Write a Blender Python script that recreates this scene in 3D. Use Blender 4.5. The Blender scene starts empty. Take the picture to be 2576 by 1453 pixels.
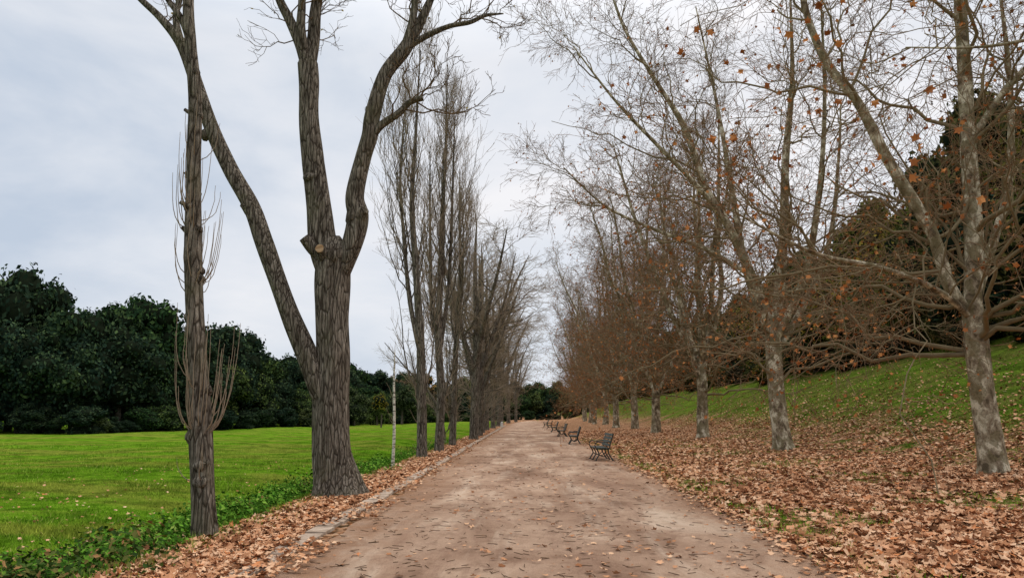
import bpy, math, numpy as np
rng=np.random.default_rng(11)
scene=bpy.context.scene
R_=math.radians

# ------------------------------------------------------------------ mesh builder
class MB:
    def __init__(s): s.V=[];s.F=[];s.M=[];s.S=[];s.n=0
    def add(s,v,f,m=0,smooth=True):
        v=np.asarray(v,dtype=np.float64).reshape(-1,3); f=np.asarray(f,dtype=np.int64)
        if len(f)==0: return
        s.V.append(v); s.F.append(f+s.n); s.M.append(m); s.S.append(smooth); s.n+=len(v)
    def mesh(s,name,mats):
        me=bpy.data.meshes.new(name)
        V=np.concatenate(s.V); me.vertices.add(len(V)); me.vertices.foreach_set("co",V.astype(np.float32).ravel())
        L=np.concatenate([f.ravel() for f in s.F]); tot=np.concatenate([np.full(len(f),f.shape[1]) for f in s.F])
        st=np.concatenate([[0],np.cumsum(tot)[:-1]])
        me.loops.add(len(L)); me.loops.foreach_set("vertex_index",L.astype(np.int32))
        me.polygons.add(len(tot)); me.polygons.foreach_set("loop_start",st.astype(np.int32))
        me.polygons.foreach_set("material_index",np.concatenate([np.full(len(f),m) for f,m in zip(s.F,s.M)]).astype(np.int32))
        me.polygons.foreach_set("use_smooth",np.concatenate([np.full(len(f),q) for f,q in zip(s.F,s.S)]).astype(bool))
        for m in mats: me.materials.append(m)
        me.update(calc_edges=True); me.validate()
        return me
def obj(name,me,loc=(0,0,0),rot=(0,0,0),sc=1,parent=None):
    o=bpy.data.objects.new(name,me); scene.collection.objects.link(o)
    o.location=loc; o.rotation_euler=rot; o.scale=(sc,sc,sc) if np.isscalar(sc) else sc
    if parent: o.parent=parent
    return o
def nrm(a): return a/np.maximum(np.linalg.norm(a,axis=-1,keepdims=True),1e-9)
def tubes(P,R,sides):
    N,n,_=P.shape
    T=nrm(np.gradient(P,axis=1)); avg=nrm(P[:,-1]-P[:,0])
    ref=np.where(np.abs(avg[:,2:3])<.8,np.array([[0,0,1.]]),np.array([[1.,0,0]]))[:,None,:]
    U=nrm(np.cross(T,np.broadcast_to(ref,T.shape))); W=np.cross(T,U)
    a=np.linspace(0,2*np.pi,sides,endpoint=False)
    V=P[:,:,None,:]+R[:,:,None,None]*(np.cos(a)[None,None,:,None]*U[:,:,None,:]+np.sin(a)[None,None,:,None]*W[:,:,None,:])
    i=np.arange(n-1)[:,None]*sides; j=np.arange(sides)[None,:]; j2=(j+1)%sides
    q=np.stack([i+j,i+j2,i+sides+j2,i+sides+j],-1).reshape(-1,4)
    F=(q[None]+(np.arange(N)*n*sides)[:,None,None]).reshape(-1,4)
    return V.reshape(-1,3),F
def spline(p,n):
    p=np.asarray(p,float); m=len(p); t=np.linspace(0,m-1,n); i=np.minimum(t.astype(int),m-2); f=(t-i)[:,None]
    g=lambda k:p[np.clip(k,0,m-1)]
    p0,p1,p2,p3=g(i-1),g(i),g(i+1),g(i+2)
    return .5*(2*p1+(p2-p0)*f+(2*p0-5*p1+4*p2-p3)*f*f+(3*p1-p0-3*p2+p3)*f**3)
def children(P,R,k,tr,L,ang,bias,bend,n,rs,rmin,wob,rng,taper=.45,rmax=9):
    N,n0,_=P.shape
    t=rng.uniform(tr[0],tr[1],(N,k)); x=t*(n0-1); i=np.minimum(x.astype(int),n0-2); f=(x-i)
    b=np.arange(N)[:,None]
    A=P[b,i];B=P[b,i+1]; st=A+(B-A)*f[...,None]; tan=nrm(B-A); pr=R[b,i]+(R[b,i+1]-R[b,i])*f
    rv=rng.normal(size=tan.shape); rv-=np.sum(rv*tan,-1,keepdims=True)*tan; rv=nrm(rv)
    a=rng.uniform(ang[0],ang[1],(N,k))[...,None]
    d=nrm(np.cos(a)*tan+np.sin(a)*rv+np.array(bias))
    ln=(rng.uniform(L[0],L[1],(N,k))*(1-taper*t))
    st=st.reshape(-1,3);d=d.reshape(-1,3);ln=ln.reshape(-1);pr=pr.reshape(-1)
    s=np.linspace(0,1,n)
    w=np.cumsum(rng.normal(size=(len(st),n,3))*wob,axis=1); w-=w[:,:1]
    Q=st[:,None]+(d[:,None]*s[None,:,None]+np.array(bend)*(s**2)[None,:,None]+w)*ln[:,None,None]
    r0=np.clip(pr*rs,rmin,rmax)
    RR=np.maximum(r0[:,None]*(1-.8*s[None]),rmin*.7)
    return Q,RR
# plane-tree leaf outline (10 points)
def lt():
    A=[90,66,38,8,-28,-80,-152,172,142,114];r=[1,.55,.95,.5,.72,.4,.72,.5,.95,.55]
    return np.array([[q*math.cos(R_(a)),q*math.sin(R_(a)),0] for a,q in zip(A,r)])*.5
LT=lt()
QD=np.array([[-.5,0,0],[0,-.3,0.05],[.5,0,0],[0,.3,0.05]])
def rotm(yaw,tx,ty):
    cy,sy=np.cos(yaw),np.sin(yaw);cx,sx=np.cos(tx),np.sin(tx);cz,sz=np.cos(ty),np.sin(ty);o=np.zeros_like(yaw);l=o+1
    Rz=np.stack([cy,-sy,o,sy,cy,o,o,o,l],-1).reshape(-1,3,3)
    Rx=np.stack([l,o,o,o,cx,-sx,o,sx,cx],-1).reshape(-1,3,3)
    Ry=np.stack([cz,o,sz,o,l,o,-sz,o,cz],-1).reshape(-1,3,3)
    return Rz@Rx@Ry
def scatter(pos,size,tilt,rng,tmpl=LT,curl=.5):
    N=len(pos); M=rotm(rng.uniform(0,6.28,N),rng.normal(0,tilt,N),rng.normal(0,tilt,N))
    T=np.repeat(tmpl[None],N,0).copy(); c=rng.normal(0,curl,(N,1)); c2=rng.normal(0,curl,(N,1))
    T[:,:,2]+=c*T[:,:,0]**2*1.6+c2*T[:,:,1]**2
    V=np.einsum('nij,nkj->nki',M,T)*np.asarray(size)[:,None,None]+pos[:,None]
    k=len(tmpl); F=np.arange(N*k).reshape(N,k)
    return V.reshape(-1,3),F
def facing(pos,nor,size,rng,tmpl=QD):
    N=len(pos); nor=nrm(nor); rv=nrm(np.cross(nor,rng.normal(size=nor.shape))); b=np.cross(nor,rv)
    V=pos[:,None]+size[:,None,None]*(tmpl[None,:,0:1]*rv[:,None]+tmpl[None,:,1:2]*b[:,None]+tmpl[None,:,2:3]*nor[:,None])
    k=len(tmpl); return V.reshape(-1,3),np.arange(N*k).reshape(N,k)
def box(mb,c,s,m=0,rot=None):
    v=np.array([[x,y,z] for x in(-.5,.5) for y in(-.5,.5) for z in(-.5,.5)])*np.array(s)
    if rot is not None: v=v@np.array(rot).T
    mb.add(v+np.array(c),[[0,1,3,2],[4,6,7,5],[0,4,5,1],[2,3,7,6],[0,2,6,4],[1,5,7,3]],m,False)

# ------------------------------------------------------------------ material helpers
class G:
    def __init__(s,name,gloss=False):
        s.m=bpy.data.materials.new(name); s.m.use_nodes=True; s.nt=s.m.node_tree; s.b=s.nt.nodes["Principled BSDF"]; s.cn="Base Color"
        if gloss: s.b.inputs["Roughness"].default_value=.5
        else:
            out=s.nt.nodes["Material Output"]; s.nt.nodes.remove(s.b); s.b=s.nt.nodes.new("ShaderNodeBsdfDiffuse"); s.cn="Color"
            s.nt.links.new(s.b.outputs[0],out.inputs[0])
    def n(s,t,**k):
        x=s.nt.nodes.new(t)
        for a,b in k.items(): setattr(x,a,b)
        return x
    def put(s,sock,v):
        if isinstance(v,bpy.types.NodeSocket): s.nt.links.new(v,sock)
        else: sock.default_value=v
    def co(s,scale=(1,1,1),kind="Object"):
        tc=s.n("ShaderNodeTexCoord"); mp=s.n("ShaderNodeMapping"); s.nt.links.new(tc.outputs[kind],mp.inputs[0]); mp.inputs["Scale"].default_value=scale
        return mp.outputs[0]
    def noise(s,co,scale,detail=4,rough=.6,dist=0):
        x=s.n("ShaderNodeTexNoise"); s.put(x.inputs["Vector"],co); x.inputs["Scale"].default_value=scale; x.inputs["Detail"].default_value=detail; x.inputs["Roughness"].default_value=rough; x.inputs["Distortion"].default_value=dist
        return x.outputs["Fac"]
    def vor(s,co,scale,feat="F1",out="Color"):
        x=s.n("ShaderNodeTexVoronoi",feature=feat); s.put(x.inputs["Vector"],co); x.inputs["Scale"].default_value=scale
        return x.outputs[out]
    def ramp(s,f,st):
        x=s.n("ShaderNodeValToRGB"); s.put(x.inputs[0],f); e=x.color_ramp.elements
        while len(e)<len(st): e.new(.5)
        for q,(p,c) in zip(e,st): q.position=p; q.color=(*c,1)
        return x.outputs[0]
    def mix(s,f,a,b,bt="MIX"):
        x=s.n("ShaderNodeMix",data_type="RGBA",blend_type=bt); s.put(x.inputs[0],f)
        for i,v in((6,a),(7,b)): s.put(x.inputs[i],(*v,1) if isinstance(v,tuple) and len(v)==3 else v)
        return x.outputs[2]
    def ma(s,op,a,b=0.0):
        x=s.n("ShaderNodeMath",operation=op); s.put(x.inputs[0],a); s.put(x.inputs[1],b); return x.outputs[0]
    def step(s,v,a,b):
        x=s.n("ShaderNodeMapRange",interpolation_type="SMOOTHSTEP"); s.put(x.inputs[0],v)
        if a<b: x.inputs[1].default_value=a;x.inputs[2].default_value=b
        else:
            x.inputs[1].default_value=b;x.inputs[2].default_value=a;x.inputs[3].default_value=1;x.inputs[4].default_value=0
        return x.outputs[0]
    def bump(s,h,strength=.5,dist=.02):
        x=s.n("ShaderNodeBump"); s.put(x.inputs["Height"],h); x.inputs["Strength"].default_value=strength; x.inputs["Distance"].default_value=dist
        s.nt.links.new(x.outputs[0],s.b.inputs["Normal"])
    def col(s,c): s.put(s.b.inputs[s.cn],c)
    def isl(s): return s.n("ShaderNodeNewGeometry").outputs["Random Per Island"]
    def orand(s): return s.n("ShaderNodeObjectInfo").outputs["Random"]

LITTER=[(0,(.11,.05,.026)),(.2,(.29,.13,.065)),(.4,(.45,.225,.12)),(.62,(.59,.335,.195)),(.85,(.70,.47,.31)),(1,(.52,.19,.07))]
# ground
g=G("ground_grass_and_litter"); co=g.co()
sx=g.n("ShaderNodeSeparateXYZ"); g.put(sx.inputs[0],co); X=sx.outputs[0];Y=sx.outputs[1]
nw=g.noise(co,.35,3); nf=g.noise(co,2.2,5,.65); ng=g.noise(g.co((.5,1.4,1)),.22,4); nh=g.noise(co,14,5,.75); nb=g.noise(g.co((60,25,60)),1,3,.7)
grass=g.ramp(nf,[(.25,(.065,.15,.008)),(.5,(.13,.275,.014)),(.75,(.23,.37,.03))])
yel=g.ramp(nh,[(.3,(.12,.165,.02)),(.7,(.34,.35,.06))])
grass=g.mix(g.ma("MULTIPLY",g.step(ng,.44,.58),.8),grass,yel)
gr2=g.ramp(nh,[(.3,(.08,.085,.02)),(.5,(.14,.175,.03)),(.75,(.27,.22,.10))])
grass=g.mix(g.ma("MULTIPLY",g.step(X,8,14),g.ma("ADD",.5,g.ma("MULTIPLY",g.step(ng,.4,.6),.5))),grass,gr2)
grass=g.mix(g.step(nb,.25,.6),g.mix(1,grass,(.45,.5,.45),"MULTIPLY"),grass)
grass=g.mix(g.step(g.noise(co,.9,4,.7),.60,.45),g.mix(1,grass,(.55,.60,.55),"MULTIPLY"),grass)
lv=g.vor(g.co((1,1,1)),9,out="Color"); lsep=g.n("ShaderNodeSeparateColor"); g.put(lsep.inputs[0],lv)
lit=g.ramp(lsep.outputs[0],LITTER); ld=g.vor(co,9,out="Distance")
lit=g.mix(g.step(ld,.4,.8),lit,(.10,.06,.03))
lit=g.mix(g.ma("MULTIPLY",g.step(nh,.5,.3),.5),lit,(.10,.065,.035))
xw=g.ma("ADD",X,g.ma("MULTIPLY",g.ma("SUBTRACT",nw,.5),9))
m1=g.ma("MULTIPLY",g.step(X,3.2,3.6),g.step(xw,18,13))
patch=g.step(g.noise(co,.9,5,.7),.62,.50)
m1=g.ma("MULTIPLY",m1,g.ma("MAXIMUM",patch,g.step(Y,25,60)))
m2=g.ma("MULTIPLY",g.step(X,-4.7,-4.2),g.step(X,3.5,3.0))
base=g.mix(g.ma("MAXIMUM",m1,m2),grass,lit)
g.col(base); g.bump(g.ma("ADD",nh,nb),.9,.06)
M_GROUND=g.m
# path
g=G("packed_earth"); co=g.co((1,.45,1)); c1=g.co()
n1=g.noise(co,.6,5,.62,.6); n2=g.noise(c1,3.5,6,.7); n3=g.noise(c1,45,4,.8); n4=g.noise(g.co((1.3,.2,1)),1.0,6,.68,.5); n6=g.noise(g.co((1,.6,1)),1.6,6,.75,.4)
c=g.ramp(n1,[(.34,(.25,.155,.108)),(.46,(.39,.255,.18)),(.57,(.50,.345,.25)),(.70,(.66,.51,.39))])
c=g.mix(g.ma("MULTIPLY",g.step(n4,.50,.70),.6),c,(.70,.56,.44))
c=g.mix(g.ma("MULTIPLY",g.step(n4,.48,.32),.55),c,(.26,.155,.11))
c=g.mix(g.ma("MULTIPLY",g.step(n6,.48,.34),.5),c,(.22,.13,.09))
c=g.mix(g.ma("MULTIPLY",g.step(n2,.52,.3),.45),c,(.20,.12,.08))
sx=g.n("ShaderNodeSeparateXYZ"); g.put(sx.inputs[0],c1)
ed=g.step(g.ma("ABSOLUTE",g.ma("SUBTRACT",sx.outputs[0],.45)),1.6,3.1)
c=g.mix(g.ma("MULTIPLY",g.ma("MULTIPLY",ed,g.step(n2,.35,.6)),.8),c,(.32,.175,.10))
c=g.mix(g.ma("MULTIPLY",g.step(n3,.48,.30),.5),c,(.17,.105,.07))
c=g.mix(g.ma("MULTIPLY",g.step(n3,.60,.75),.5),c,(.74,.62,.50))
g.col(c); g.bump(g.ma("ADD",n3,g.ma("MULTIPLY",n2,1.5)),.8,.04); M_PATH=g.m
# leaves
g=G("dry_leaf"); g.col(g.ramp(g.isl(),LITTER)); M_LEAF=g.m
g=G("hanging_leaf"); g.col(g.ramp(g.isl(),[(0,(.20,.08,.035)),(.5,(.40,.15,.055)),(1,(.60,.27,.10))])); M_HLEAF=g.m
g=G("yellow_leaf"); g.col(g.ramp(g.isl(),[(0,(.30,.22,.02)),(1,(.5,.38,.05))])); M_YLEAF=g.m
# grass blades
g=G("grass_blade"); r=g.isl(); nn=g.noise(g.co((.5,1.4,1)),.22,4); n5=g.noise(g.co(),.9,4,.7)
c=g.ramp(r,[(0,(.075,.17,.01)),(.5,(.15,.315,.018)),(.85,(.26,.42,.04)),(1,(.44,.40,.14))])
c=g.mix(g.ma("MULTIPLY",g.step(nn,.44,.58),.8),c,(.32,.36,.05))
g.col(g.mix(g.step(n5,.60,.45),g.mix(1,c,(.55,.62,.55),"MULTIPLY"),c)); M_BLADE=g.m
g=G("weed_leaf"); g.col(g.ramp(g.isl(),[(0,(.025,.07,.01)),(.5,(.065,.17,.018)),(.9,(.15,.31,.035)),(1,(.28,.38,.08))])); M_WEED=g.m
g=G("bramble_leaf"); g.col(g.ramp(g.isl(),[(0,(.02,.04,.012)),(.5,(.05,.09,.02)),(.8,(.12,.12,.035)),(1,(.30,.16,.07))])); M_BRAM=g.m
# bark poplar
g=G("poplar_bark"); co=g.co((11,11,1.7)); a=g.noise(co,1,6,.74,.9); b=g.noise(g.co((30,30,9)),1,4,.7); c2=g.noise(g.co(),1.3,3)
rid=g.vor(g.co((15,15,2.2)),1,"DISTANCE_TO_EDGE","Distance")
c=g.ramp(a,[(.30,(.035,.028,.022)),(.42,(.12,.10,.08)),(.56,(.26,.225,.185)),(.74,(.42,.375,.32))])
c=g.mix(g.ma("MULTIPLY",g.step(rid,.11,.0),.85),c,(.026,.020,.015))
c=g.mix(g.ma("MULTIPLY",g.step(c2,.5,.7),.4),c,(.15,.14,.08))
c=g.mix(g.ma("MULTIPLY",g.step(b,.55,.35),.45),c,(.035,.028,.022))
g.col(c); g.bump(g.ma("ADD",g.ma("ADD",a,g.ma("MULTIPLY",b,.4)),g.ma("MINIMUM",g.ma("MULTIPLY",rid,3),.45)),1.0,.055); M_POP=g.m
g=G("poplar_twig"); g.col((.14,.10,.065,1)); M_PTW=g.m
g=G("pale_upright_twig"); g.col((.28,.22,.16,1)); M_PTW2=g.m
g=G("cut_wood"); w=g.n("ShaderNodeTexWave",wave_type="RINGS"); g.put(w.inputs[0],g.co()); w.inputs["Scale"].default_value=6; w.inputs["Distortion"].default_value=3
g.col(g.mix(w.outputs["Fac"],(.28,.17,.09),(.42,.29,.18))); M_CUT=g.m
# plane bark
g=G("plane_bark"); a=g.noise(g.co((1,1,.7)),3.6,5,.6,.5); b=g.noise(g.co(),20,4,.7); v=g.vor(g.co((1,1,.6)),5,out="Color")
s1=g.n("ShaderNodeSeparateColor"); g.put(s1.inputs[0],v)
c=g.ramp(a,[(.40,(.11,.085,.055)),(.46,(.25,.195,.135)),(.53,(.36,.31,.22)),(.59,(.62,.56,.43))])
c=g.mix(g.ma("MULTIPLY",g.step(s1.outputs[0],.55,.65),.7),c,(.19,.16,.09))
c=g.mix(g.ma("MULTIPLY",g.step(b,.5,.35),.55),c,(.07,.052,.034))
g.col(c); g.bump(g.ma("ADD",a,g.ma("MULTIPLY",b,.5)),.8,.035); M_PLANE=g.m
g=G("plane_branch"); g.col(g.mix(g.noise(g.co(),3,3),(.11,.08,.045),(.29,.235,.145))); M_PBR=g.m
g=G("plane_twig"); g.col(g.mix(g.isl(),(.11,.068,.04),(.32,.20,.12))); M_PTWIG=g.m
g=G("seed_ball"); g.col((.07,.04,.022,1)); M_SEED=g.m
# woodland
def foliage(name,a,b,c):
    g=G(name); r=g.isl(); n_=g.noise(g.co(),.5,2)
    x=g.ramp(r,[(0,a),(.6,b),(1,c)]); x=g.mix(g.step(n_,.4,.65),g.mix(1,x,(.5,.56,.58),"MULTIPLY"),x)
    o=g.ramp(g.orand(),[(0,(.65,.75,.85)),(.5,(1,1,1)),(.8,(1.1,1.35,.9)),(1,(2.0,1.7,1.0))]); x=g.mix(1,x,o,"MULTIPLY")
    g.col(x); return g.m
M_OAK=foliage("holm_oak_foliage",(.018,.034,.022),(.038,.062,.037),(.10,.14,.06))
M_OLV=foliage("hillside_foliage",(.065,.062,.024),(.13,.125,.042),(.26,.20,.07))
M_FAR=foliage("brush_foliage",(.09,.11,.04),(.16,.19,.07),(.26,.28,.12))
M_RUS=foliage("russet_foliage",(.12,.075,.04),(.22,.14,.08),(.36,.24,.13))
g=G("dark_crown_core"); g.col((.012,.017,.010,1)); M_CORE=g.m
g=G("pale_birch_bark"); g.col(g.mix(g.step(g.noise(g.co((3,3,14)),1,3),.6,.5),(.12,.11,.09),(.58,.55,.47))); M_BIRCH=g.m
g=G("kerb_stone"); g.col(g.ramp(g.noise(g.co(),4,6,.7),[(.3,(.22,.16,.12)),(.7,(.56,.45,.36))])); g.bump(g.noise(g.co(),30,4),.6,.01); M_STONE=g.m
g=G("dark_green_paint",True); g.col((.012,.02,.016,1)); M_IRON=g.m
g=G("bench_wood",True); g.col(g.mix(g.noise(g.co((4,1,4)),6,4),(.02,.03,.022),(.05,.06,.045))); M_SLAT=g.m
g=G("white_stone"); g.col((.55,.54,.5,1)); M_WHITE=g.m

# ------------------------------------------------------------------ terrain
def sm(x,a,b):
    t=np.clip((x-a)/(b-a),0,1); return t*t*(3-2*t)
def H(x,y):
    x=np.asarray(x,float);y=np.asarray(y,float)
    r=.36*np.log1p(np.exp(np.clip((x-12.4)/1.1,-30,30)))*1.1
    r=np.where(x>42,.36*(42-12.4)+(x-42)*.16,r)*sm(x,4.5,10)
    l=-.42*sm(-x,4.15,5.2)+.24*sm(-x,5.6,8.5)+.10*np.maximum(-x-52,0)
    und=(.05*np.sin(x*.55+y*.13)+.06*np.sin(y*.21-x*.17+1)+.025*np.sin(x*1.7+y*.9)*np.sin(y*1.3-x*.4))
    und*=np.clip(sm(x,5,9)+sm(-x,5.4,8),0,1)
    return r+l+und
xs=np.concatenate([np.linspace(-700,-80,20),np.linspace(-70,-22,49),np.arange(-21,36,.25),np.linspace(37,80,40),np.linspace(95,700,18)])
ys=np.concatenate([np.linspace(-200,-20,10),np.arange(-15,70,.5),np.arange(70,260,2.5),np.linspace(270,1200,25)])
XX,YY=np.meshgrid(xs,ys); ZZ=H(XX,YY)
nx=len(xs);ny=len(ys); idx=np.arange(nx*ny).reshape(ny,nx)
mb=MB(); mb.add(np.stack([XX,YY,ZZ],-1),np.stack([idx[:-1,:-1],idx[:-1,1:],idx[1:,1:],idx[1:,:-1]],-1).reshape(-1,4))
obj("ground",mb.mesh("ground",[M_GROUND]))
# path sheet
yy=np.arange(-12,185,.35); 
def bendx(y): return .00055*np.maximum(y-105,0)**2
wl=-2.58+.07*np.sin(yy*1.3)+.05*np.sin(yy*3.7+1); wr=3.45+.14*np.sin(yy*.7)+.1*np.sin(yy*2.1+2)+.05*np.sin(yy*5.3)
V=[];K=9
for k in range(K):
    f=k/(K-1); x=wl+(wr-wl)*f; V.append(np.stack([x+bendx(yy),yy,np.full_like(yy,.006)],-1))
V=np.stack(V,1); idx=np.arange(len(yy)*K).reshape(-1,K)
mb=MB(); mb.add(V,np.stack([idx[:-1,:-1],idx[:-1,1:],idx[1:,1:],idx[1:,:-1]],-1).reshape(-1,4))
obj("dirt_path",mb.mesh("dirt_path",[M_PATH]))
# kerb stones, set nearly flush
mb=MB(); y=-2.
while y<110:
    L=rng.uniform(.45,.8); th=rng.normal(0,.02); c_,s_=math.cos(th),math.sin(th)
    box(mb,(-2.83+rng.normal(0,.015),y+L/2,-.005+rng.uniform(-.012,.01)),(.26+rng.uniform(-.03,.03),L-.03,.08),0,[[c_,-s_,0],[s_,c_,0],[0,0,1]]); y+=L
obj("stone_kerb",mb.mesh("stone_kerb",[M_STONE]))

# ------------------------------------------------------------------ leaf litter (geometry)
mb=MB()
def lit_add(x,y,size,tilt=.28,m=0,z0=.012):
    z=H(x,y)+z0+rng.uniform(0,.03,len(x)); v,f=scatter(np.stack([x,y,z],-1),size,tilt,rng); mb.add(v,f,m,False)
def ydist(n,a,b,p=1.6):
    u=rng.uniform(0,1,n); q=1-p; return (a**q+(b**q-a**q)*u)**(1/q)
def patchy(x,y,s=1.,ph=0):
    return np.sin(x*1.3*s+ph+np.sin(y*.9*s))+np.sin(y*1.1*s-x*.5*s+2*ph)+.7*np.sin(x*3.1*s+y*2.3*s+ph)
n=80000; y=ydist(n,5.5,75,1.35); x=rng.uniform(3.35,17.5,n); keep=(x<12.5+rng.uniform(0,5,n))&((patchy(x,y)>-1.0)|(rng.uniform(size=n)<.22)); x,y=x[keep],y[keep]
lit_add(x,y,rng.uniform(.09,.23,len(x)),.34)
n=14000; y=ydist(n,10,80,1.1); x=14+rng.exponential(5.5,n); k=x<33; lit_add(x[k],y[k],rng.uniform(.08,.2,k.sum()),.4,z0=.03)
n=16000; y=ydist(n,5.5,80,1.4); x=-3.0-np.abs(rng.normal(0,.75,n)); k=x>-4.75; lit_add(x[k],y[k],rng.uniform(.07,.17,k.sum()))
n=2700; y=ydist(n,5.5,70,1.5); x=-2.50-rng.uniform(-.2,.6,n); k=(patchy(x,y,1.5,2)>-.7); lit_add(x[k],y[k],rng.uniform(.06,.14,k.sum()),z0=.042)
n=1700; y=ydist(n,5.5,90,1.4); x=rng.uniform(-2.4,3.3,n); k=(patchy(x,y,.7,1)>.3)|(rng.uniform(size=n)<.3); lit_add(x[k],y[k],rng.uniform(.03,.14,k.sum()),.18,z0=.014)
n=1900; y=ydist(n,5.5,70,1.3); x=3.42-np.abs(rng.normal(0,.22,n)); lit_add(x,y,rng.uniform(.05,.15,n),.2,z0=.014)
n=700; y=ydist(n,8,30,1.3); x=rng.uniform(-12,-4.8,n); lit_add(x,y,rng.uniform(.05,.11,n),.3,z0=.03)
n=500; y=ydist(n,6,12,1.3); x=rng.uniform(-6.4,-4.4,n); lit_add(x,y,rng.uniform(.06,.14,n),.5,z0=.12)
obj("fallen_leaves",mb.mesh("fallen_leaves",[M_LEAF]))
n=1300; y=ydist(n,5.5,50,1.4); x=rng.uniform(-2.4,3.3,n); th=rng.uniform(0,3.14,n); l=rng.uniform(.03,.16,n)
a=np.stack([x,y,np.full(n,.012)],-1); b=a+np.stack([np.cos(th)*l,np.sin(th)*l,np.full(n,.004)],-1)
mb=MB(); v,f=tubes(np.stack([a,(a+b)/2+rng.normal(0,.006,(n,3))*[1,1,0],b],1),np.full((n,3),.0035),3); mb.add(v,f); obj("fallen_twigs",mb.mesh("fallen_twigs",[M_SEED]))

# ------------------------------------------------------------------ grass blades
def blades(mb,x,y,h,w,m=0):
    n=len(x); z=H(x,y)-.01; th=rng.uniform(0,6.28,n); d=np.stack([np.cos(th),np.sin(th),0*th],-1)
    p=np.stack([x,y,z],-1); lean=rng.normal(0,.45,(n,3))*[1,1,0]; up=np.array([0,0,1.])
    V=np.stack([p-d*w[:,None]/2,p+d*w[:,None]/2,p+(up+lean)*h[:,None]],1); mb.add(V,np.arange(3*n).reshape(n,3),m,False)
mb=MB()
n=100000; y=ydist(n,6.5,45,1.5); x=-4.9-rng.uniform(0,1,n)*(y*.75); k=patchy(x,y,.8,3)+rng.normal(0,.8,n)
blades(mb,x,y,np.clip(.055+.022*k,.03,.14)*rng.uniform(.7,1.2,n),rng.uniform(.008,.016,n)*(1+y/25))
n=50000; y=ydist(n,6,50,1.3); x=rng.uniform(3.4,26,n); k=(patchy(x,y)<-.6)|(x>12.5+rng.uniform(0,5,n)); x,y=x[k],y[k]; blades(mb,x,y,rng.uniform(.05,.12,len(x)),rng.uniform(.008,.016,len(x))*(1+y/25))
n=5000; y=ydist(n,6,50,1.3); x=-4.4+rng.normal(0,.3,n); blades(mb,x,y,rng.uniform(.06,.16,n),rng.uniform(.01,.016,n))
n=3200; y=ydist(n,6,50,1.3); x=3.7+rng.normal(0,.22,n); blades(mb,x,y,rng.uniform(.04,.1,n),rng.uniform(.01,.016,n))
obj("grass",mb.mesh("grass",[M_BLADE]))
# weeds along ditch
mb=MB()
for i in range(380):
    y0=ydist(1,6.0,50,1.15)[0]; x0=-5.25+rng.normal(0,.42); r=rng.uniform(.2,.55); h=rng.uniform(.14,.58); k=int(rng.uniform(150,320)/(1+y0/60))
    d=nrm(rng.normal(size=(k,3))); d[:,2]=np.abs(d[:,2]); p=d*np.array([r,r*1.3,h])*rng.uniform(.5,1.12,(k,1)); p+=[x0,y0,0]; p[:,2]+=H(p[:,0],p[:,1])
    v,f=facing(p,d+rng.normal(0,.7,(k,3))+[0,0,.5],rng.uniform(.04,.10,k),rng); mb.add(v,f,1 if (y0<9 and rng.uniform()<.7) or rng.uniform()<.12 else 0,False)
obj("ditch_weeds",mb.mesh("ditch_weeds",[M_WEED,M_BRAM]))

# ------------------------------------------------------------------ detailed trunk tube
def dtube(mb,pts,rad,n,sides,m=0,flare=0,amp=.06,seed=0,cap=None):
    P=spline(pts,n); R=spline(np.array(rad)[:,None],n)[:,0]
    V,F=tubes(P[None],R[None],sides); V=V.reshape(n,sides,3); D=V-P[:,None]
    a=np.linspace(0,2*np.pi,sides,endpoint=False)[None]; z=P[:,2:3]; s=seed*1.7
    k=1+amp*(np.sin(3*a+s+z*.9)+.7*np.sin(5*a-z*1.7+s)+.6*np.sin(2*a+z*3.1+s*2)+.5*np.sin(9*a+z*2.2+s))*.6
    hh=np.maximum(0,z-P[0,2])
    k=k+flare*np.exp(-hh/.35)*(1+.35*np.sin(5*a+s)+.2*np.sin(8*a+1))
    V=P[:,None]+D*k[...,None]; mb.add(V,F,m)
    if cap is not None:
        c=V[-1]; mb.add(c,[list(range(sides))],cap,False)
    return P,R
def lump(mb,c,r,m=0,seed=0,amp=.18):
    q=np.random.default_rng(seed); a,b=np.meshgrid(np.linspace(0,2*np.pi,12,endpoint=False),np.linspace(.02,math.pi-.02,8))
    d=np.stack([np.cos(a)*np.sin(b),np.sin(a)*np.sin(b),np.cos(b)],-1)*(1+amp*q.normal(size=a.shape))[...,None]
    idx=np.arange(96).reshape(8,12); j=np.roll(idx,-1,1)
    mb.add(d*np.array(r)+np.array(c),np.stack([idx[:-1],idx[1:],j[1:],j[:-1]],-1).reshape(-1,4),m)

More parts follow.
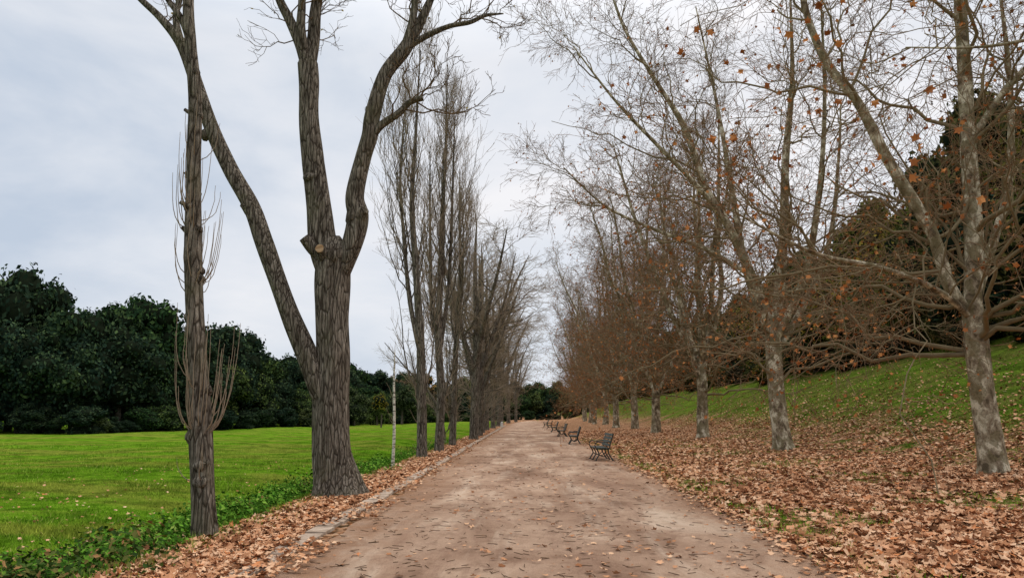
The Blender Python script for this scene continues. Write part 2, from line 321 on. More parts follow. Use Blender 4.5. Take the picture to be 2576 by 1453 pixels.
# ---- big pruned poplar
mb=MB(); y0=15.3
trunk=[(-3.75,y0,-.15),(-3.80,y0,.25),(-3.92,y0,.9),(-3.98,y0,1.93),(-3.99,y0,2.74),(-4.05,y0,3.57),(-4.07,y0,4.4),(-4.07,y0,4.95),(-4.12,y0,5.3)]
dtube(mb,trunk,[.50,.43,.38,.36,.345,.345,.36,.33,.2],110,40,0,.32,.07,1)
A=[(-4.1,y0,4.5),(-4.28,y0,5.1),(-4.40,y0,6.0),(-4.58,y0,7.0),(-4.73,y0,7.94),(-4.77,y0,8.8),(-4.82,y0,9.3)]
dtube(mb,A,[.27,.29,.26,.235,.215,.215,.21],90,28,0,0,.07,2)
B=[(-3.95,y0,4.3),(-3.80,y0-.05,4.75),(-3.62,y0-.1,5.25),(-3.55,y0-.1,5.75),(-3.62,y0-.15,6.2),(-3.46,y0-.2,7.0),(-3.33,y0-.2,7.5),(-3.28,y0-.2,7.98),(-3.05,y0-.2,8.87),(-2.62,y0-.2,9.5),(-2.26,y0-.2,10.2),(-2.0,y0-.2,10.9),(-1.75,y0-.2,12)]
PB=dtube(mb,B,[.16,.21,.225,.22,.185,.175,.175,.165,.15,.15,.10,.07,.03],110,22,0,0,.07,3)
D=[(-4.05,y0-.05,1.7),(-4.22,y0-.1,2.15),(-4.45,y0-.15,2.74),(-4.83,y0-.2,3.57),(-5.18,y0-.2,4.41),(-5.53,y0-.2,5.27),(-5.82,y0-.2,5.96),(-6.3,y0-.2,6.76),(-6.75,y0-.2,7.67),(-7.15,y0-.2,8.69),(-7.55,y0-.2,9.62),(-8.1,y0-.2,10.3),(-8.8,y0-.2,11.0),(-9.6,y0-.2,12.2)]
PD=dtube(mb,D,[.2,.22,.22,.195,.18,.185,.175,.16,.155,.135,.125,.085,.06,.03],120,22,0,0,.07,4)
L=[]
for pts,rad in [([(-4.8,y0,9.1),(-4.98,y0,9.7),(-5.25,y0,10.3),(-5.55,y0,10.9),(-6.1,y0,12.3)],[.14,.13,.11,.09,.03]),
  ([(-4.8,y0,9.1),(-4.74,y0+.1,9.9),(-4.70,y0+.1,10.8),(-4.5,y0+.2,12.4)],[.16,.14,.12,.04]),
  ([(-4.82,y0,9.2),(-4.95,y0-.15,10.0),(-4.95,y0-.2,10.8),(-5.1,y0-.3,12.4)],[.12,.10,.08,.03]),
  ([(-2.62,y0-.2,9.5),(-2.45,y0-.3,10.1),(-2.40,y0-.3,10.8),(-2.5,y0-.4,12)],[.11,.085,.07,.03]),
  ([(-2.68,y0-.2,9.45),(-2.25,y0-.2,9.75),(-1.68,y0-.2,10.02),(-1.2,y0-.2,10.12),(-.85,y0-.2,10.28),(-.45,y0-.2,10.32)],[.08,.07,.055,.05,.04,.015]),
  ([(-3.36,y0-.2,7.35),(-3.1,y0-.25,7.7),(-2.7,y0-.3,7.97),(-2.45,y0-.35,8.2),(-2.17,y0-.35,8.29)],[.10,.085,.075,.065,.06]),
  ([(-7.6,y0-.2,9.7),(-7.75,y0-.2,10.3),(-7.7,y0-.2,11),(-7.9,y0-.2,12.2)],[.09,.07,.06,.02])]:
    P,R=dtube(mb,pts,rad,40,14,0,0,.05,7); L.append((P,R))
dtube(mb,[(-4.2,y0-.1,4.85),(-4.45,y0-.2,5.05),(-4.62,y0-.28,5.25)],[.19,.15,.12],14,20,0,0,.05,1,cap=1)
dtube(mb,[(-4.2,y0-.25,4.85),(-4.22,y0-.38,4.95),(-4.23,y0-.47,4.97)],[.15,.12,.09],14,20,0,0,.05,2,cap=1)
dtube(mb,[(-3.55,y0-.1,5.6),(-3.44,y0-.2,5.8),(-3.36,y0-.25,5.86)],[.19,.14,.10],12,18,0,0,.06,3,cap=0)
for c,r,s in [((-3.6,y0-.12,5.7),(.2,.22,.26),1),((-5.85,y0-.2,5.98),(.18,.18,.22),2),((-5.0,y0-.2,3.95),(.1,.15,.15),3),((-6.9,y0-.2,7.55),(.09,.12,.14),5),((-3.36,y0-.2,7.4),(.17,.15,.22),6),((-3.3,y0-.2,8.1),(.15,.14,.12),7),((-4.07,y0-.1,4.9),(.33,.28,.3),8),((-4.55,y0-.1,6.6),(.22,.2,.14),9)]: lump(mb,c,r,0,s,.06)
q=np.random.default_rng(3)
def rs(P,R,n=24):
    t=np.linspace(0,len(P)-1,n).astype(int); return P[t],R[t]
src=[rs(*l) for l in L]; src.append(rs(PB[0][70:],PB[1][70:])); src.append(rs(PD[0][85:],PD[1][85:]))
SP=np.stack([s[0] for s in src]);SR=np.stack([s[1] for s in src])
T1,R1=children(SP,SR,8,(.3,1),(.9,2.3),(.5,1.2),(0,0,.12),(0,0,.15),8,.35,.010,.06,q,.3,.02)
T2,R2=children(T1,R1,6,(.2,1),(.4,1.0),(.4,1.0),(0,0,.1),(0,0,.15),6,.6,.007,.07,q)
T3,R3=children(T2,R2,3,(.2,1),(.2,.45),(.4,.9),(0,0,.1),(0,0,.2),4,.6,.0055,.06,q)
for P,R in((T1,R1),(T2,R2),(T3,R3)): v,f=tubes(P,R,4); mb.add(v,f,2)
pos=T2[q.integers(0,len(T2),90),-1]; v,f=scatter(pos,q.uniform(.06,.12,90),1.2,q); mb.add(v,f,3,False)
obj("poplar_tree",mb.mesh("poplar_tree",[M_POP,M_CUT,M_PTW,M_YLEAF]))

# ---- slim poplar, near left
mb=MB(); y1=10.2
S=[(-4.27,y1,-.3),(-4.28,y1,.05),(-4.35,y1,.66),(-4.43,y1,1.34),(-4.47,y1,1.82),(-4.58,y1,2.63),(-4.68,y1,3.47),(-4.75,y1,4.33),(-4.8,y1,5.22),(-4.84,y1,6.13),(-4.98,y1,7.07),(-5.07,y1,7.8),(-5.15,y1,9.5),(-5.1,y1,11.5)]
PS=dtube(mb,S,[.18,.155,.15,.15,.13,.125,.12,.11,.10,.09,.085,.075,.05,.02],170,24,0,.25,.09,5)
q=np.random.default_rng(5)
for z in (.7,.95,1.3,1.42,1.95,2.3,2.95,3.5,3.62,4.2,4.55,4.75,5.0,5.9,6.6):
    i=np.argmin(abs(PS[0][:,2]-z)); a=q.uniform(0,6.28); r=PS[1][i]
    lump(mb,PS[0][i]+np.array([math.cos(a)*r*.5,math.sin(a)*r*.5,0]),(r*.8,r*.8,r*.8),0,int(z*10),.1)
def stub(z,dx,dz,r):
    i=np.argmin(abs(PS[0][:,2]-z)); p=PS[0][i]; dtube(mb,[p,p+np.array([dx*.6,-.03,dz*.5]),p+np.array([dx,-.04,dz])],[r*1.4,r,r*.8],8,12,0,0,.05,2,cap=1)
stub(4.5,-.17,.06,.035); stub(5.9,-.15,.08,.03); stub(1.75,.05,.05,.05); stub(4.1,-.14,.1,.03)
dtube(mb,[(-4.93,y1,6.9),(-5.12,y1,7.4),(-5.4,y1,7.8),(-5.9,y1,8.5)],[.06,.05,.04,.015],14,10,0,0,.05,2)
sp=[]
for z,k,l in ((1.4,30,1.5),(2.0,6,1.1),(3.4,16,1.2),(4.2,9,1.3),(4.5,6,1.2),(5.3,4,.9),(.75,4,.5)):
    for _ in range(k):
        i=np.argmin(abs(PS[0][:,2]-z-q.normal(0,.06))); a=q.uniform(0,6.28); d=np.array([math.cos(a),math.sin(a),0]); ll=l*q.uniform(.35,1)
        s=np.linspace(0,1,8)[:,None]; o=q.uniform(.12,.32)
        sp.append(PS[0][i]+d*PS[1][i]*.8+d*o*(1-np.exp(-3.5*s))+np.array([0,0,1])*ll*s**1.2+np.cumsum(q.normal(0,.006,(8,3)),0))
sp=np.array(sp); v,f=tubes(sp,np.linspace(.0075,.003,8)[None]*np.ones((len(sp),1)),4); mb.add(v,f,2)
obj("poplar_tree",mb.mesh("slim_poplar",[M_POP,M_CUT,M_PTW2]))

# ------------------------------------------------------------------ plane trees
def plane_mesh(name,stems,seed,leaves=700,dens=1.,low=9,lsz=(.08,.18),lowL=(5.5,8.5),tw=1.,kc=8,ke=5,kk=2,low2=3):
    q=np.random.default_rng(seed); mb=MB(); n=30
    SP=[];SR=[]
    for k,(p,r) in enumerate(stems):
        P,R=dtube(mb,p,r,60,20 if k==0 else 14,0,.38 if k==0 else 0,.06,seed+k); 
        t=np.linspace(0,59,n).astype(int); SP.append(P[t]);SR.append(R[t])
    LP=np.stack(SP[1:]);LR=np.stack(SR[1:])
    A,RA=children(LP,LR,int(12*dens),(.08,.8),(3.5,7.2),(.6,1.2),(0,0,.12),(0,0,.05),12,.36,.014,.026,q,.25,.06)
    A2,RA2=children(LP,LR,int(7*dens),(.75,1),(2.2,4.2),(.2,.8),(0,0,.12),(0,0,.0),12,.7,.014,.026,q,0,.04)
    T0=SP[0][None][:, :];R0=SR[0][None]
    zt=SP[0][:,2]; ta=np.argmax(zt>2.6)/(n-1)
    B,RB=children(T0,R0,low,(ta,.95),lowL,(1.1,1.5),(0,0,.22),(0,0,-.08),12,.30,.02,.030,q,.1,.07)
    B2,RB2=children(LP[:, :14],LR[:, :14],low2,(.1,.95),(5,8),(.9,1.5),(0,0,.05),(0,0,-.12),12,.33,.02,.030,q,.1,.07)
    A=np.concatenate([A,A2,B,B2]);RA=np.concatenate([RA,RA2,RB,RB2])
    C,RC=children(A,RA,kc,(.12,1),(1.3,3.0),(.45,1.15),(0,0,.08),(0,0,-.05),7,.55,.010,.045,q,.35,.022)
    E,RE=children(C,RC,ke,(.12,1),(.6,1.3),(.4,1.1),(0,0,.05),(0,0,-.05),4,.6,.0075*tw,.06,q,.3,.012)
    K,RK=children(E,RE,kk,(.2,1),(.25,.65),(.4,1.0),(0,0,.0),(0,0,-.1),2,.6,.006*tw,.06,q,.3,.008)
    v,f=tubes(A,RA,7); mb.add(v,f,1)
    for P,R,s,m in((C,RC,4,1),(E,RE,3,2),(K,RK,3,2)): v,f=tubes(P,R,s); mb.add(v,f,m)
    tips=np.concatenate([K[:,-1],E[:,-1]]); low_w=np.exp(-tips[:,2]/7); low_w/=low_w.sum()
    i=q.choice(len(tips),min(leaves,len(tips)//2),replace=False,p=low_w); p=tips[i]-[0,0,.05]
    v,f=scatter(p,q.uniform(lsz[0],lsz[1],len(i)),1.1,q,curl=.9); mb.add(v,f,3,False)
    i=q.integers(0,len(tips),450); p=tips[i]-np.stack([0*i,0*i,q.uniform(.03,.1,450)],-1); v,f=octa(p,.02); mb.add(v,f,4)
    return mb.mesh(name,[M_PLANE,M_PBR,M_PTWIG,M_HLEAF,M_SEED])
def octa(p,r):
    o=np.array([[1,0,0],[0,1,0],[-1,0,0],[0,-1,0],[0,0,1],[0,0,-1]])*r; V=p[:,None]+o[None]
    f=np.array([[0,1,4],[1,2,4],[2,3,4],[3,0,4],[1,0,5],[2,1,5],[3,2,5],[0,3,5]]); return V.reshape(-1,3),(f[None]+(np.arange(len(p))*6)[:,None,None]).reshape(-1,3)
t1=[([(0,0,-.2),(0,0,.2),(-.03,0,1),(-.1,0,2),(-.12,0,3.0),(-.13,0,4.2)],[.36,.31,.29,.28,.275,.25]),
 ([(-.13,0,4.0),(.0,.0,5.0),(.12,0,6.1),(.2,0,8.3),(.32,0,10.6),(.42,0,12.9),(.6,.2,17)],[.2,.22,.22,.19,.17,.14,.04]),
 ([(-.15,0,3.9),(-.7,-.1,4.7),(-.95,-.1,5.9),(-1.35,-.1,6.8),(-2.0,-.1,8.1),(-2.65,-.1,9.7),(-3.3,0,10.8),(-3.75,0,12.1),(-3.9,0,13.3),(-4.3,0,17)],[.14,.15,.15,.15,.14,.12,.11,.09,.07,.03]),
 ([(-.05,0,4.2),(.5,.3,5.3),(1.1,.7,6.2),(2.0,1.2,8),(2.6,1.6,11),(2.9,2,15)],[.12,.12,.11,.1,.08,.03]),
 ([(.2,0,8.5),(1.0,-.5,9.8),(1.9,-1,11),(2.8,-1.4,14)],[.10,.09,.08,.03]),
 ([(-.1,0,3.8),(-1.2,-.5,4.5),(-2.8,-1.0,5.0),(-4.6,-1.4,5.3),(-6.4,-1.6,6.2)],[.09,.075,.06,.045,.02])]
m1_=plane_mesh("plane_a",t1,21,1900,.8,7,kc=8,ke=5,low2=2)
t2=[([(0,0,-.2),(0,0,.2),(-.1,0,1.5),(-.15,0,3.2),(-.15,0,4.8),(-.1,0,6)],[.50,.42,.37,.35,.34,.28]),
 ([(-.15,0,5.2),(-1.05,0,8.1),(-1.9,0,10.2),(-2.9,0,12.1),(-3.7,0,14.9),(-5.0,.2,17.5),(-6.4,.4,20.3),(-7.2,.4,23)],[.23,.22,.20,.17,.14,.10,.07,.03]),
 ([(-.1,0,5.2),(.3,0,7.4),(.6,0,9.6),(.95,0,13.5),(1.5,0,17.5),(1.7,0,23)],[.25,.24,.21,.17,.11,.03]),
 ([(-.15,.1,5),(-.9,.8,8),(-1.2,1.4,12),(-1.6,2,17),(-2.4,2.2,22.5)],[.18,.17,.14,.08,.03]),
 ([(0,-.1,5),(.9,-1.4,7.5),(1.4,-2.4,11),(1.6,-3.2,15),(1.6,-3.6,20)],[.17,.16,.12,.08,.03]),
 ([(-1.9,0,10.2),(-3.3,-.6,11.8),(-5.2,-1.2,13.6),(-7.2,-1.4,15.8),(-9.0,-1.2,18.5)],[.12,.11,.09,.06,.03]),
 ([(-1.0,0,7.9),(-2.8,.6,9.2),(-5.0,1.2,10.3),(-7.4,1.5,11.6),(-9.4,1.6,13.6)],[.11,.10,.08,.055,.03]),
 ([(.1,.1,4.5),(1.8,.6,7.0),(3.2,1,10),(4,1.3,14),(4.4,1.5,17)],[.16,.14,.11,.07,.03])]
m2_=plane_mesh("plane_b",t2,33,2400,.75,10,lowL=(6,9.5),tw=1.2,kc=8,ke=5,low2=3)
def rand_plane(seed,trh):
    q=np.random.default_rng(seed); st=[([(0,0,-.3),(0,0,.2),(q.normal(0,.08),q.normal(0,.08),1.8),(q.normal(0,.12),q.normal(0,.12),3.3),(0,0,trh),(0,0,trh+1.2)],[.44,.38,.34,.32,.31,.22])]
    a0=q.uniform(0,6.28)
    for k in range(7):
        a=a0+k*6.28/7+q.normal(0,.25); o=q.uniform(1.8,7.6); h=q.uniform(17,22.5)-o*.35; d=np.array([math.cos(a),math.sin(a),0])
        pts=[np.array([0,0,trh-.2+q.uniform(-.6,.8)])]
        for s in (.2,.4,.6,.8,1.): pts.append(d*o*s**.8+np.array([q.normal(0,.18),q.normal(0,.18),trh+(h-trh)*s]))
        st.append((pts,[.19,.17,.15,.12,.08,.03]))
    return st
m3_=plane_mesh("plane_c",rand_plane(5,4.2),41,3600,.68,12,(.09,.18),(6,9.5),1.3,8,5,2,2)
m4_=plane_mesh("plane_d",rand_plane(9,3.8),43,3600,.68,12,(.09,.18),(6,9.5),1.3,8,5,2,2)
def place(name,me,x,y,rot=0,sc=1,dz=-.05): return obj(name,me,(x,y,float(H(x,y))+dz),(0,0,rot),sc)
place("plane_tree",m1_,11.55,18.9)
place("plane_tree",m2_,11.35,33.5)
q=np.random.default_rng(77); yv=48.
k=0
while yv<200:
    place("plane_tree",[m3_,m4_][k%2],11.2+q.normal(0,.25)+float(bendx(yv)),yv,q.uniform(0,6.28),q.uniform(.98,1.12)); yv+=14.2 if yv<120 else 18; k+=1
# tree just outside the right of the view, long limbs reaching over the litter
t5=[([(0,0,-.2),(0,0,.2),(0,0,1.8),(0,0,3.2),(0,0,4.5)],[.40,.34,.3,.28,.26]),
 ([(0,0,4),(-.3,.3,7),(-.4,.5,11),(-.5,.6,16)],[.22,.2,.15,.03]),
 ([(0,0,4.2),(-1.6,1.6,6.2),(-3.4,3.6,7.4),(-5.2,5.4,8.1),(-6.6,6.6,9.4)],[.09,.07,.045,.028,.012]),
 ([(0,0,4.4),(-.8,2.6,6.5),(-1.8,5.4,7.4),(-2.8,7.8,8.0),(-3.4,9.8,9.0)],[.09,.07,.045,.028,.012])]
m5_=plane_mesh("plane_e",t5,51,600,.5,0,(.12,.22),(4,6),.75,6,4,2,1)
place("plane_tree",m5_,11.3,4.6)

# ------------------------------------------------------------------ left row: slender poplars then rounder trees
def poplar_mesh(name,stems,seed,spread,mats,k1=26,k2=9,k3=5,L1=(2.2,5),ang=(.25,.6),up=.55,tw=1.):
    q=np.random.default_rng(seed); mb=MB(); SP=[];SR=[]
    for i,(p,r) in enumerate(stems):
        P,R=dtube(mb,p,r,60,14,0,.25 if i==0 else 0,.08,seed+i); t=np.linspace(0,59,30).astype(int); SP.append(P[t]);SR.append(R[t])
    SP=np.stack(SP);SR=np.stack(SR)
    A,RA=children(SP,SR,k1,(.22,.99),L1,ang,(0,0,up*.4),(0,0,up),10,.35,.011,.02,q,.5,.05)
    C,RC=children(A,RA,k2,(.12,1),(.9*spread,2.1*spread),(.3,.8),(0,0,up*.45),(0,0,up*.5),7,.55,.008*tw,.03,q,.4,.018)
    E,RE=children(C,RC,k3,(.15,1),(.35,.9),(.3,.8),(0,0,up*.3),(0,0,up*.35),3,.6,.006*tw,.04,q,.3,.009)
    for P,R,s,m in((A,RA,6,0),(C,RC,4,1),(E,RE,3,1)): v,f=tubes(P,R,s); mb.add(v,f,m)
    B,RB=children(SP[:1,:10],SR[:1,:10],14,(.2,.95),(.2,.7),(.8,1.3),(0,0,.4),(0,0,.4),5,.2,.008,.03,q,0,.015)
    v,f=tubes(B,RB,4); mb.add(v,f,1)
    return mb.mesh(name,mats)
PM=[M_POP,M_PTW2]
pa=poplar_mesh("poplar_a",[([(0,0,-.3),(0,0,.3),(-.05,0,2),(-.15,0,4.5),(-.35,0,7),(-.6,0,10),(-.5,0,13),(-.4,0,16.5)],[.25,.2,.18,.16,.13,.1,.06,.02]),
   ([(-.1,0,3.8),(-.6,.1,6),(-.9,.1,8.5),(-1.1,.1,11),(-1.0,.1,14)],[.1,.09,.07,.05,.02])],61,.8,PM,22,9,5)
pb=poplar_mesh("poplar_b",[([(0,0,-.3),(0,0,.3),(.05,0,2.5),(-.1,0,5),(-.05,0,8),(0,0,11),(.1,0,14),(.1,0,18)],[.24,.2,.18,.16,.13,.1,.06,.02]),
   ([(0,0,4),(-.4,.2,6.5),(-.5,.3,9.5),(-.6,.3,14)],[.1,.09,.06,.02]),([(0,0,4.6),(.35,.1,7.5),(.45,.1,11),(.5,0,15.5)],[.1,.08,.06,.02])],62,.8,PM,21,9,5)
def pcs(a0):
    st=[([(0,0,-.3),(0,0,.3),(.05,0,2.5),(.15,0,5),(.1,0,8),(0,0,12),(.1,0,15)],[.34,.3,.27,.24,.19,.12,.03])]
    for j,(zf,o,h) in enumerate([(3.0,3.4,13),(3.6,4.6,13),(4.5,3.8,14),(4.6,4.0,13.5)]):
        a=a0+j*1.57; d=np.array([math.cos(a),math.sin(a),0])
        st.append(([d*0+[0,0,zf],d*o*.28+[0,0,zf+2.8],d*o*.62+[.2,0,zf+6.2],d*o+[0,.2,h]],[.18,.14,.1,.03]))
    return st
pc=poplar_mesh("poplar_c",pcs(0.4),63,1.3,PM,15,8,4,(2.6,5.4),(.6,1.35),.03,1.6)
pd=poplar_mesh("poplar_d",pcs(1.1),64,1.3,PM,15,8,4,(2.6,5.4),(.6,1.35),.03,1.6)
place("poplar_tree",pa,-3.9,28.5,0,1.0)
place("poplar_tree",pb,-3.75,32.8,0.3,1.0)
place("poplar_tree",pa,-3.75,39.0,2.2,.9)
for i,yv in enumerate([48,56,65,76,88,102,118,136,155]):
    place("poplar_tree",[pc,pd][i%2],-3.6+q.normal(0,.2)+float(bendx(yv)),yv,q.uniform(0,6.28),q.uniform(.9,1.05)*(1.12 if yv>60 else .95))
dd=poplar_mesh("bare_tree",[([(0,0,-.2),(0,0,.3),(-.3,0,2.0),(-1.2,0,3.6),(-2.6,0,5.0),(-4,0,6.6)],[.14,.12,.10,.08,.05,.02]),([(-.2,0,1.8),(.1,0,4),(.0,0,7)],[.08,.06,.02])],71,.8,PM,11,7,4,(1.2,2.6),(.5,1.0),.15)
place("bare_tree",dd,-4.6,43,0,.9)

# ---- sapling
mb=MB(); P,R=dtube(mb,[(0,0,-.1),(.02,0,.9),(0,0,1.8),(-.03,0,2.7),(-.02,0,3.6)],[.05,.045,.04,.03,.012],40,10,0,.1,.04,2)
A,RA=children(P[None],R[None],14,(.25,.98),(.25,.6),(.5,.9),(0,0,.3),(0,0,.2),5,.3,.006,.03,q,.3,.01); v,f=tubes(A,RA,4); mb.add(v,f,1)
obj("birch_sapling",mb.mesh("birch_sapling",[M_BIRCH,M_PTW2]),(-4.05,23.1,float(H(-4.05,23.1))))

# ------------------------------------------------------------------ woodland crowns
def crown(name,seed,leafmat,ncl=34,per=330,ls=(.2,.5)):
    q=np.random.default_rng(seed); mb=MB()
    P,R=dtube(mb,[(0,0,-.5),(0,0,1.5),(.1,0,4)],[.35,.3,.2],8,8,2)
    for i in range(ncl):
        d=nrm(q.normal(size=3)); rr=q.uniform(.35,1)
        c=np.array([d[0]*3.4,d[1]*3.4,d[2]*3.9])*rr+[0,0,5.2]
        if c[2]<1.4: c[2]=q.uniform(1.2,2.5)
        r=q.uniform(.9,1.9)*(1-.2*rr)
        n=per; u=nrm(q.normal(size=(n,3))); p=c+u*r*(q.uniform(.80,1.12,(n,1))+(q.uniform(size=(n,1))<.06)*q.uniform(.1,.4,(n,1)))*np.array([1,1,.85]); 
        p+=.22*np.sin(p[:,[1,2,0]]*3.1+i)
        v,f=facing(p,u+q.normal(0,.6,(n,3)),q.uniform(ls[0],ls[1],n),q); mb.add(v,f,0,False)
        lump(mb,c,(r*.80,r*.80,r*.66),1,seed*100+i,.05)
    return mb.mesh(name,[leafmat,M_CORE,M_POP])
oaks=[crown("oak_%d"%i,100+i,M_OAK,36) for i in range(4)]
olvs=[crown("olive_%d"%i,200+i,M_OLV,36,300,(.18,.42)) for i in range(4)]
frs=[crown("brush_%d"%i,300+i,M_FAR,24,280,(.15,.4)) for i in range(2)]
rus=[crown("russet_%d"%i,350+i,M_RUS,24,280,(.15,.4)) for i in range(2)]
def empty(name):
    e=bpy.data.objects.new(name,None); scene.collection.objects.link(e); return e
wl_=empty("woodland"); q=np.random.default_rng(15)
line=np.array([(-75,62,21),(-62,63,20.5),(-52,66,19.5),(-43.5,70,22.5),(-41,76,18.5),(-38,82,18),(-36,88,17.5),(-33.5,96,17),(-32,104,15.6),(-30,112,14.3),(-28.5,122,13.5),(-27,132,13),(-25,145,13),(-22,160,14),(-16,185,14),(-6,208,14),(6,216,14),(20,222,15),(34,222,16)],float)
seg=np.concatenate([[0],np.cumsum(np.linalg.norm(np.diff(line[:,:2],axis=0),axis=1))])
def on(s): return np.array([np.interp(s,seg,line[:,k]) for k in range(3)])
k=0
for row,(off,hs,stp) in enumerate([(3.5,.66,4.4),(8.5,1.0,5.2)]):
    s=q.uniform(0,3)
    while s<seg[-1]:
        p=on(s); t=on(min(s+1,seg[-1]))-on(max(s-1,0)); t=t[:2]/np.linalg.norm(t[:2]); nn=np.array([-t[1],t[0]])
        x,y=p[:2]+nn*(off+q.normal(0,1.0)); h=p[2]*hs*q.uniform(.78,1.08)
        z=float(H(x,y)); sc=h/10.6; w=min(sc,1.3)*q.uniform(.85,1.1)
        far=y>165
        o=obj("oak",(frs if q.uniform()<.5 else rus)[k%2] if far and q.uniform()<.8 else oaks[k%4],(x,y,z-.5),(0,0,q.uniform(0,6.28)),(w,w,sc),wl_); k+=1; s+=stp*q.uniform(.75,1.25)
ug=empty("undergrowth"); s=0
while s<seg[-1]:
    p=on(s); t=on(min(s+1,seg[-1]))-on(max(s-1,0)); t=t[:2]/np.linalg.norm(t[:2]); nn=np.array([-t[1],t[0]])
    x,y=p[:2]+nn*q.uniform(-1.8,1.5); sc=q.uniform(.16,.42)
    obj("bramble",oaks[q.integers(0,4)] if q.uniform()<.8 else frs[q.integers(0,2)],(x,y,float(H(x,y))-sc*1.8),(0,0,q.uniform(0,6)),(sc*1.4,sc*1.4,sc),ug); s+=2.0*q.uniform(.6,1.4)
hw=empty("hillside_woodland")
for off,h,st in [(31,9.5,4.4),(37,14.5,5.4)]:
    y=30+q.uniform(0,3)
    while y<225:
        x=off+q.normal(0,1.0)+(1.5*math.sin(y*.07)); hh=h*q.uniform(.8,1.12)*(1.25 if y<56 else 1.0); sc=hh/9.8; w=min(sc,1.35)*q.uniform(.85,1.05)
        obj("hill_oak",(olvs if q.uniform()<.8 else oaks)[q.integers(0,4)],(x,y,float(H(x,y))-1.2),(0,0,q.uniform(0,6.28)),(w,w,sc),hw); y+=st*q.uniform(.7,1.25)
y=26
while y<220:
    x=28.5+q.normal(0,1.0); sc=q.uniform(.15,.34); obj("hill_bramble",(rus+olvs)[q.integers(0,6)],(x,y,float(H(x,y))-sc*1.8),(0,0,q.uniform(0,6)),(sc*1.5,sc*1.5,sc),hw); y+=2.2*q.uniform(.6,1.4)
br=empty("light_brush")
for x,y,sc in [(-25,118,.7),(-22.5,124,.6),(-27,115,.55),(-20,134,.8),(-18,150,.8)]:
    obj("brush",frs[q.integers(0,2)],(x-2,y,float(H(x,y))-.6),(0,0,q.uniform(0,6)),sc,br)
g=crown("yellow_tree",401,M_YLEAF,7,90,(.2,.35))
obj("yellow_shrub",g,(-19.2,100,-.4),(0,0,1),(.35,.35,.5))

# ------------------------------------------------------------------ benches
def bench_mesh():
    mb=MB()
    def bar(pts,r):
        P=spline(pts,14); v,f=tubes(P[None],np.full((1,14),r),8); mb.add(v,f,0)
    for yy in (-.72,0,.72):
        bar([(-.32,yy,0),(-.27,yy,.10),(-.20,yy,.22),(-.25,yy,.36),(-.30,yy,.42)],.022)
        bar([(.30,yy,0),(.22,yy,.12),(.14,yy,.26),(.13,yy,.42)],.022)
        bar([(-.20,yy,.22),(-.06,yy,.15),(.05,yy,.18),(.14,yy,.26)],.014)
        bar([(-.31,yy,.42),(-.1,yy,.405),(.13,yy,.40),(.19,yy,.52),(.25,yy,.72),(.32,yy,.92)],.02)
        if yy!=0:
            bar([(-.28,yy,.42),(-.34,yy,.54),(-.26,yy,.64),(-.05,yy,.63),(.22,yy,.66)],.018)
        box(mb,(-.32,yy,.012),(.09,.05,.024)); box(mb,(.30,yy,.012),(.09,.05,.024))
    for i in range(5): box(mb,(-.27+i*.093,0,.437),(.07,1.66,.028),1)
    th=math.atan2(.11,.27); c,s=math.cos(th),math.sin(th)
    for i in range(4):
        z=.54+i*.115; x=.17+(z-.50)*.34-.03; box(mb,(x,0,z),(.026,1.66,.085),1,[[c,0,s],[0,1,0],[-s,0,c]])
    return mb.mesh("park_bench",[M_IRON,M_SLAT])
bm=bench_mesh()
for i,yv in enumerate([27.0,41.3,55,69,83,97]): obj("park_bench",bm,(2.72+float(bendx(yv)),yv,.008),(0,0,R_([3,-2,2,0,-3,1,0,2][i])))
mb=MB(); P,R=dtube(mb,[(0,0,-.1),(0,0,.3),(0,0,.55),(0,0,.62)],[.19,.17,.15,.06],16,14,0,0,.01,1,cap=0)
obj("stone_bollard",mb.mesh("stone_bollard",[M_WHITE]),(-3.1,100,0))

# ------------------------------------------------------------------ sky, sun, camera
w=bpy.data.worlds.new("World"); scene.world=w; w.use_nodes=True; nt=w.node_tree; bg=nt.nodes["Background"]
SUN_EL=R_(42); SUN_AZ=R_(55)
sky=nt.nodes.new("ShaderNodeTexSky"); sky.sky_type='NISHITA'; sky.sun_disc=False; sky.sun_elevation=SUN_EL; sky.sun_rotation=SUN_AZ
tc=nt.nodes.new("ShaderNodeTexCoord"); mp=nt.nodes.new("ShaderNodeMapping"); mp.inputs["Scale"].default_value=(1.1,1.1,2.8); nt.links.new(tc.outputs["Generated"],mp.inputs[0])
no=nt.nodes.new("ShaderNodeTexNoise"); no.inputs["Scale"].default_value=2.1; no.inputs["Detail"].default_value=6; no.inputs["Roughness"].default_value=.54; no.inputs["Distortion"].default_value=.35; nt.links.new(mp.outputs[0],no.inputs["Vector"])
dt=nt.nodes.new("ShaderNodeVectorMath"); dt.operation='DOT_PRODUCT'; nt.links.new(tc.outputs["Generated"],dt.inputs[0]); dt.inputs[1].default_value=(.8,.35,-.25)
md=nt.nodes.new("ShaderNodeMath"); md.operation='MULTIPLY_ADD'; nt.links.new(dt.outputs["Value"],md.inputs[0]); md.inputs[1].default_value=.32; nt.links.new(no.outputs["Fac"],md.inputs[2])
rp=nt.nodes.new("ShaderNodeValToRGB"); nt.links.new(md.outputs[0],rp.inputs[0]); e=rp.color_ramp.elements
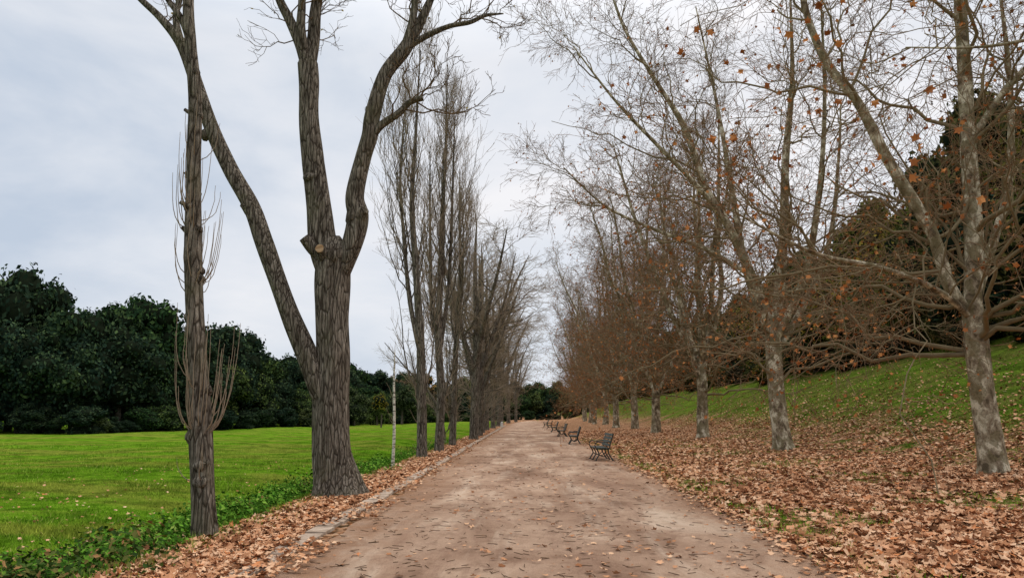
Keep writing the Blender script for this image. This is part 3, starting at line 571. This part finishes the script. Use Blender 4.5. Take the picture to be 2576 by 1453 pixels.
e[0].position=.32; e[0].color=(.55,.63,.75,1); e[1].position=.74; e[1].color=(.95,.94,.96,1); x=e.new(.52); x.color=(.76,.80,.87,1)
# overcast luminance rises towards the zenith and turns neutral
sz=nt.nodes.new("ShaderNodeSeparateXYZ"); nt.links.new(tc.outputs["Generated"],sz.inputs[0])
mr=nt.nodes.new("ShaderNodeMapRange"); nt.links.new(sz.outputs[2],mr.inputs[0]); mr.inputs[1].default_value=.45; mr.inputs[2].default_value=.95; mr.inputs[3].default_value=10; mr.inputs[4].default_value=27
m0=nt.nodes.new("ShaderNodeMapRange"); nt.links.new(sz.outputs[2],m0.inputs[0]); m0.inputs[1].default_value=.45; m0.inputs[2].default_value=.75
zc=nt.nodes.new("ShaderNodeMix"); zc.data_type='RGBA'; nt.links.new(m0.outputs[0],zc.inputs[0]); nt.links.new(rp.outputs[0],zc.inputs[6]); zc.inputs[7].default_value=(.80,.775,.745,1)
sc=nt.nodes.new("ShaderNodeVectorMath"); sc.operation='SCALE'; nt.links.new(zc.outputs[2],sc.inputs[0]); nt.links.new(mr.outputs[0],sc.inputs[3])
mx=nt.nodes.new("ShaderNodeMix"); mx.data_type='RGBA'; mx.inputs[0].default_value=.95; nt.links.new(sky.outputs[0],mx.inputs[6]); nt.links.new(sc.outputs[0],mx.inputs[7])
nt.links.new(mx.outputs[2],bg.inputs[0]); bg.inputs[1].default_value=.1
sl=bpy.data.lights.new("sun","SUN"); sl.energy=1.4; sl.angle=R_(16); sl.color=(1,.95,.88)
so=bpy.data.objects.new("sun",sl); scene.collection.objects.link(so); so.rotation_euler=(math.pi/2-SUN_EL,0,math.pi-SUN_AZ); so.location=(0,0,40)
cam=bpy.data.cameras.new("camera"); cam.lens=26; cam.sensor_width=36; cam.clip_start=.1; cam.clip_end=3000
cob=bpy.data.objects.new("camera",cam); scene.collection.objects.link(cob); cob.location=(0,0,1.6); cob.rotation_euler=(R_(99.6),0,R_(1)); scene.camera=cob
scene.view_settings.view_transform='Standard'; scene.view_settings.look='None'; scene.view_settings.exposure=0
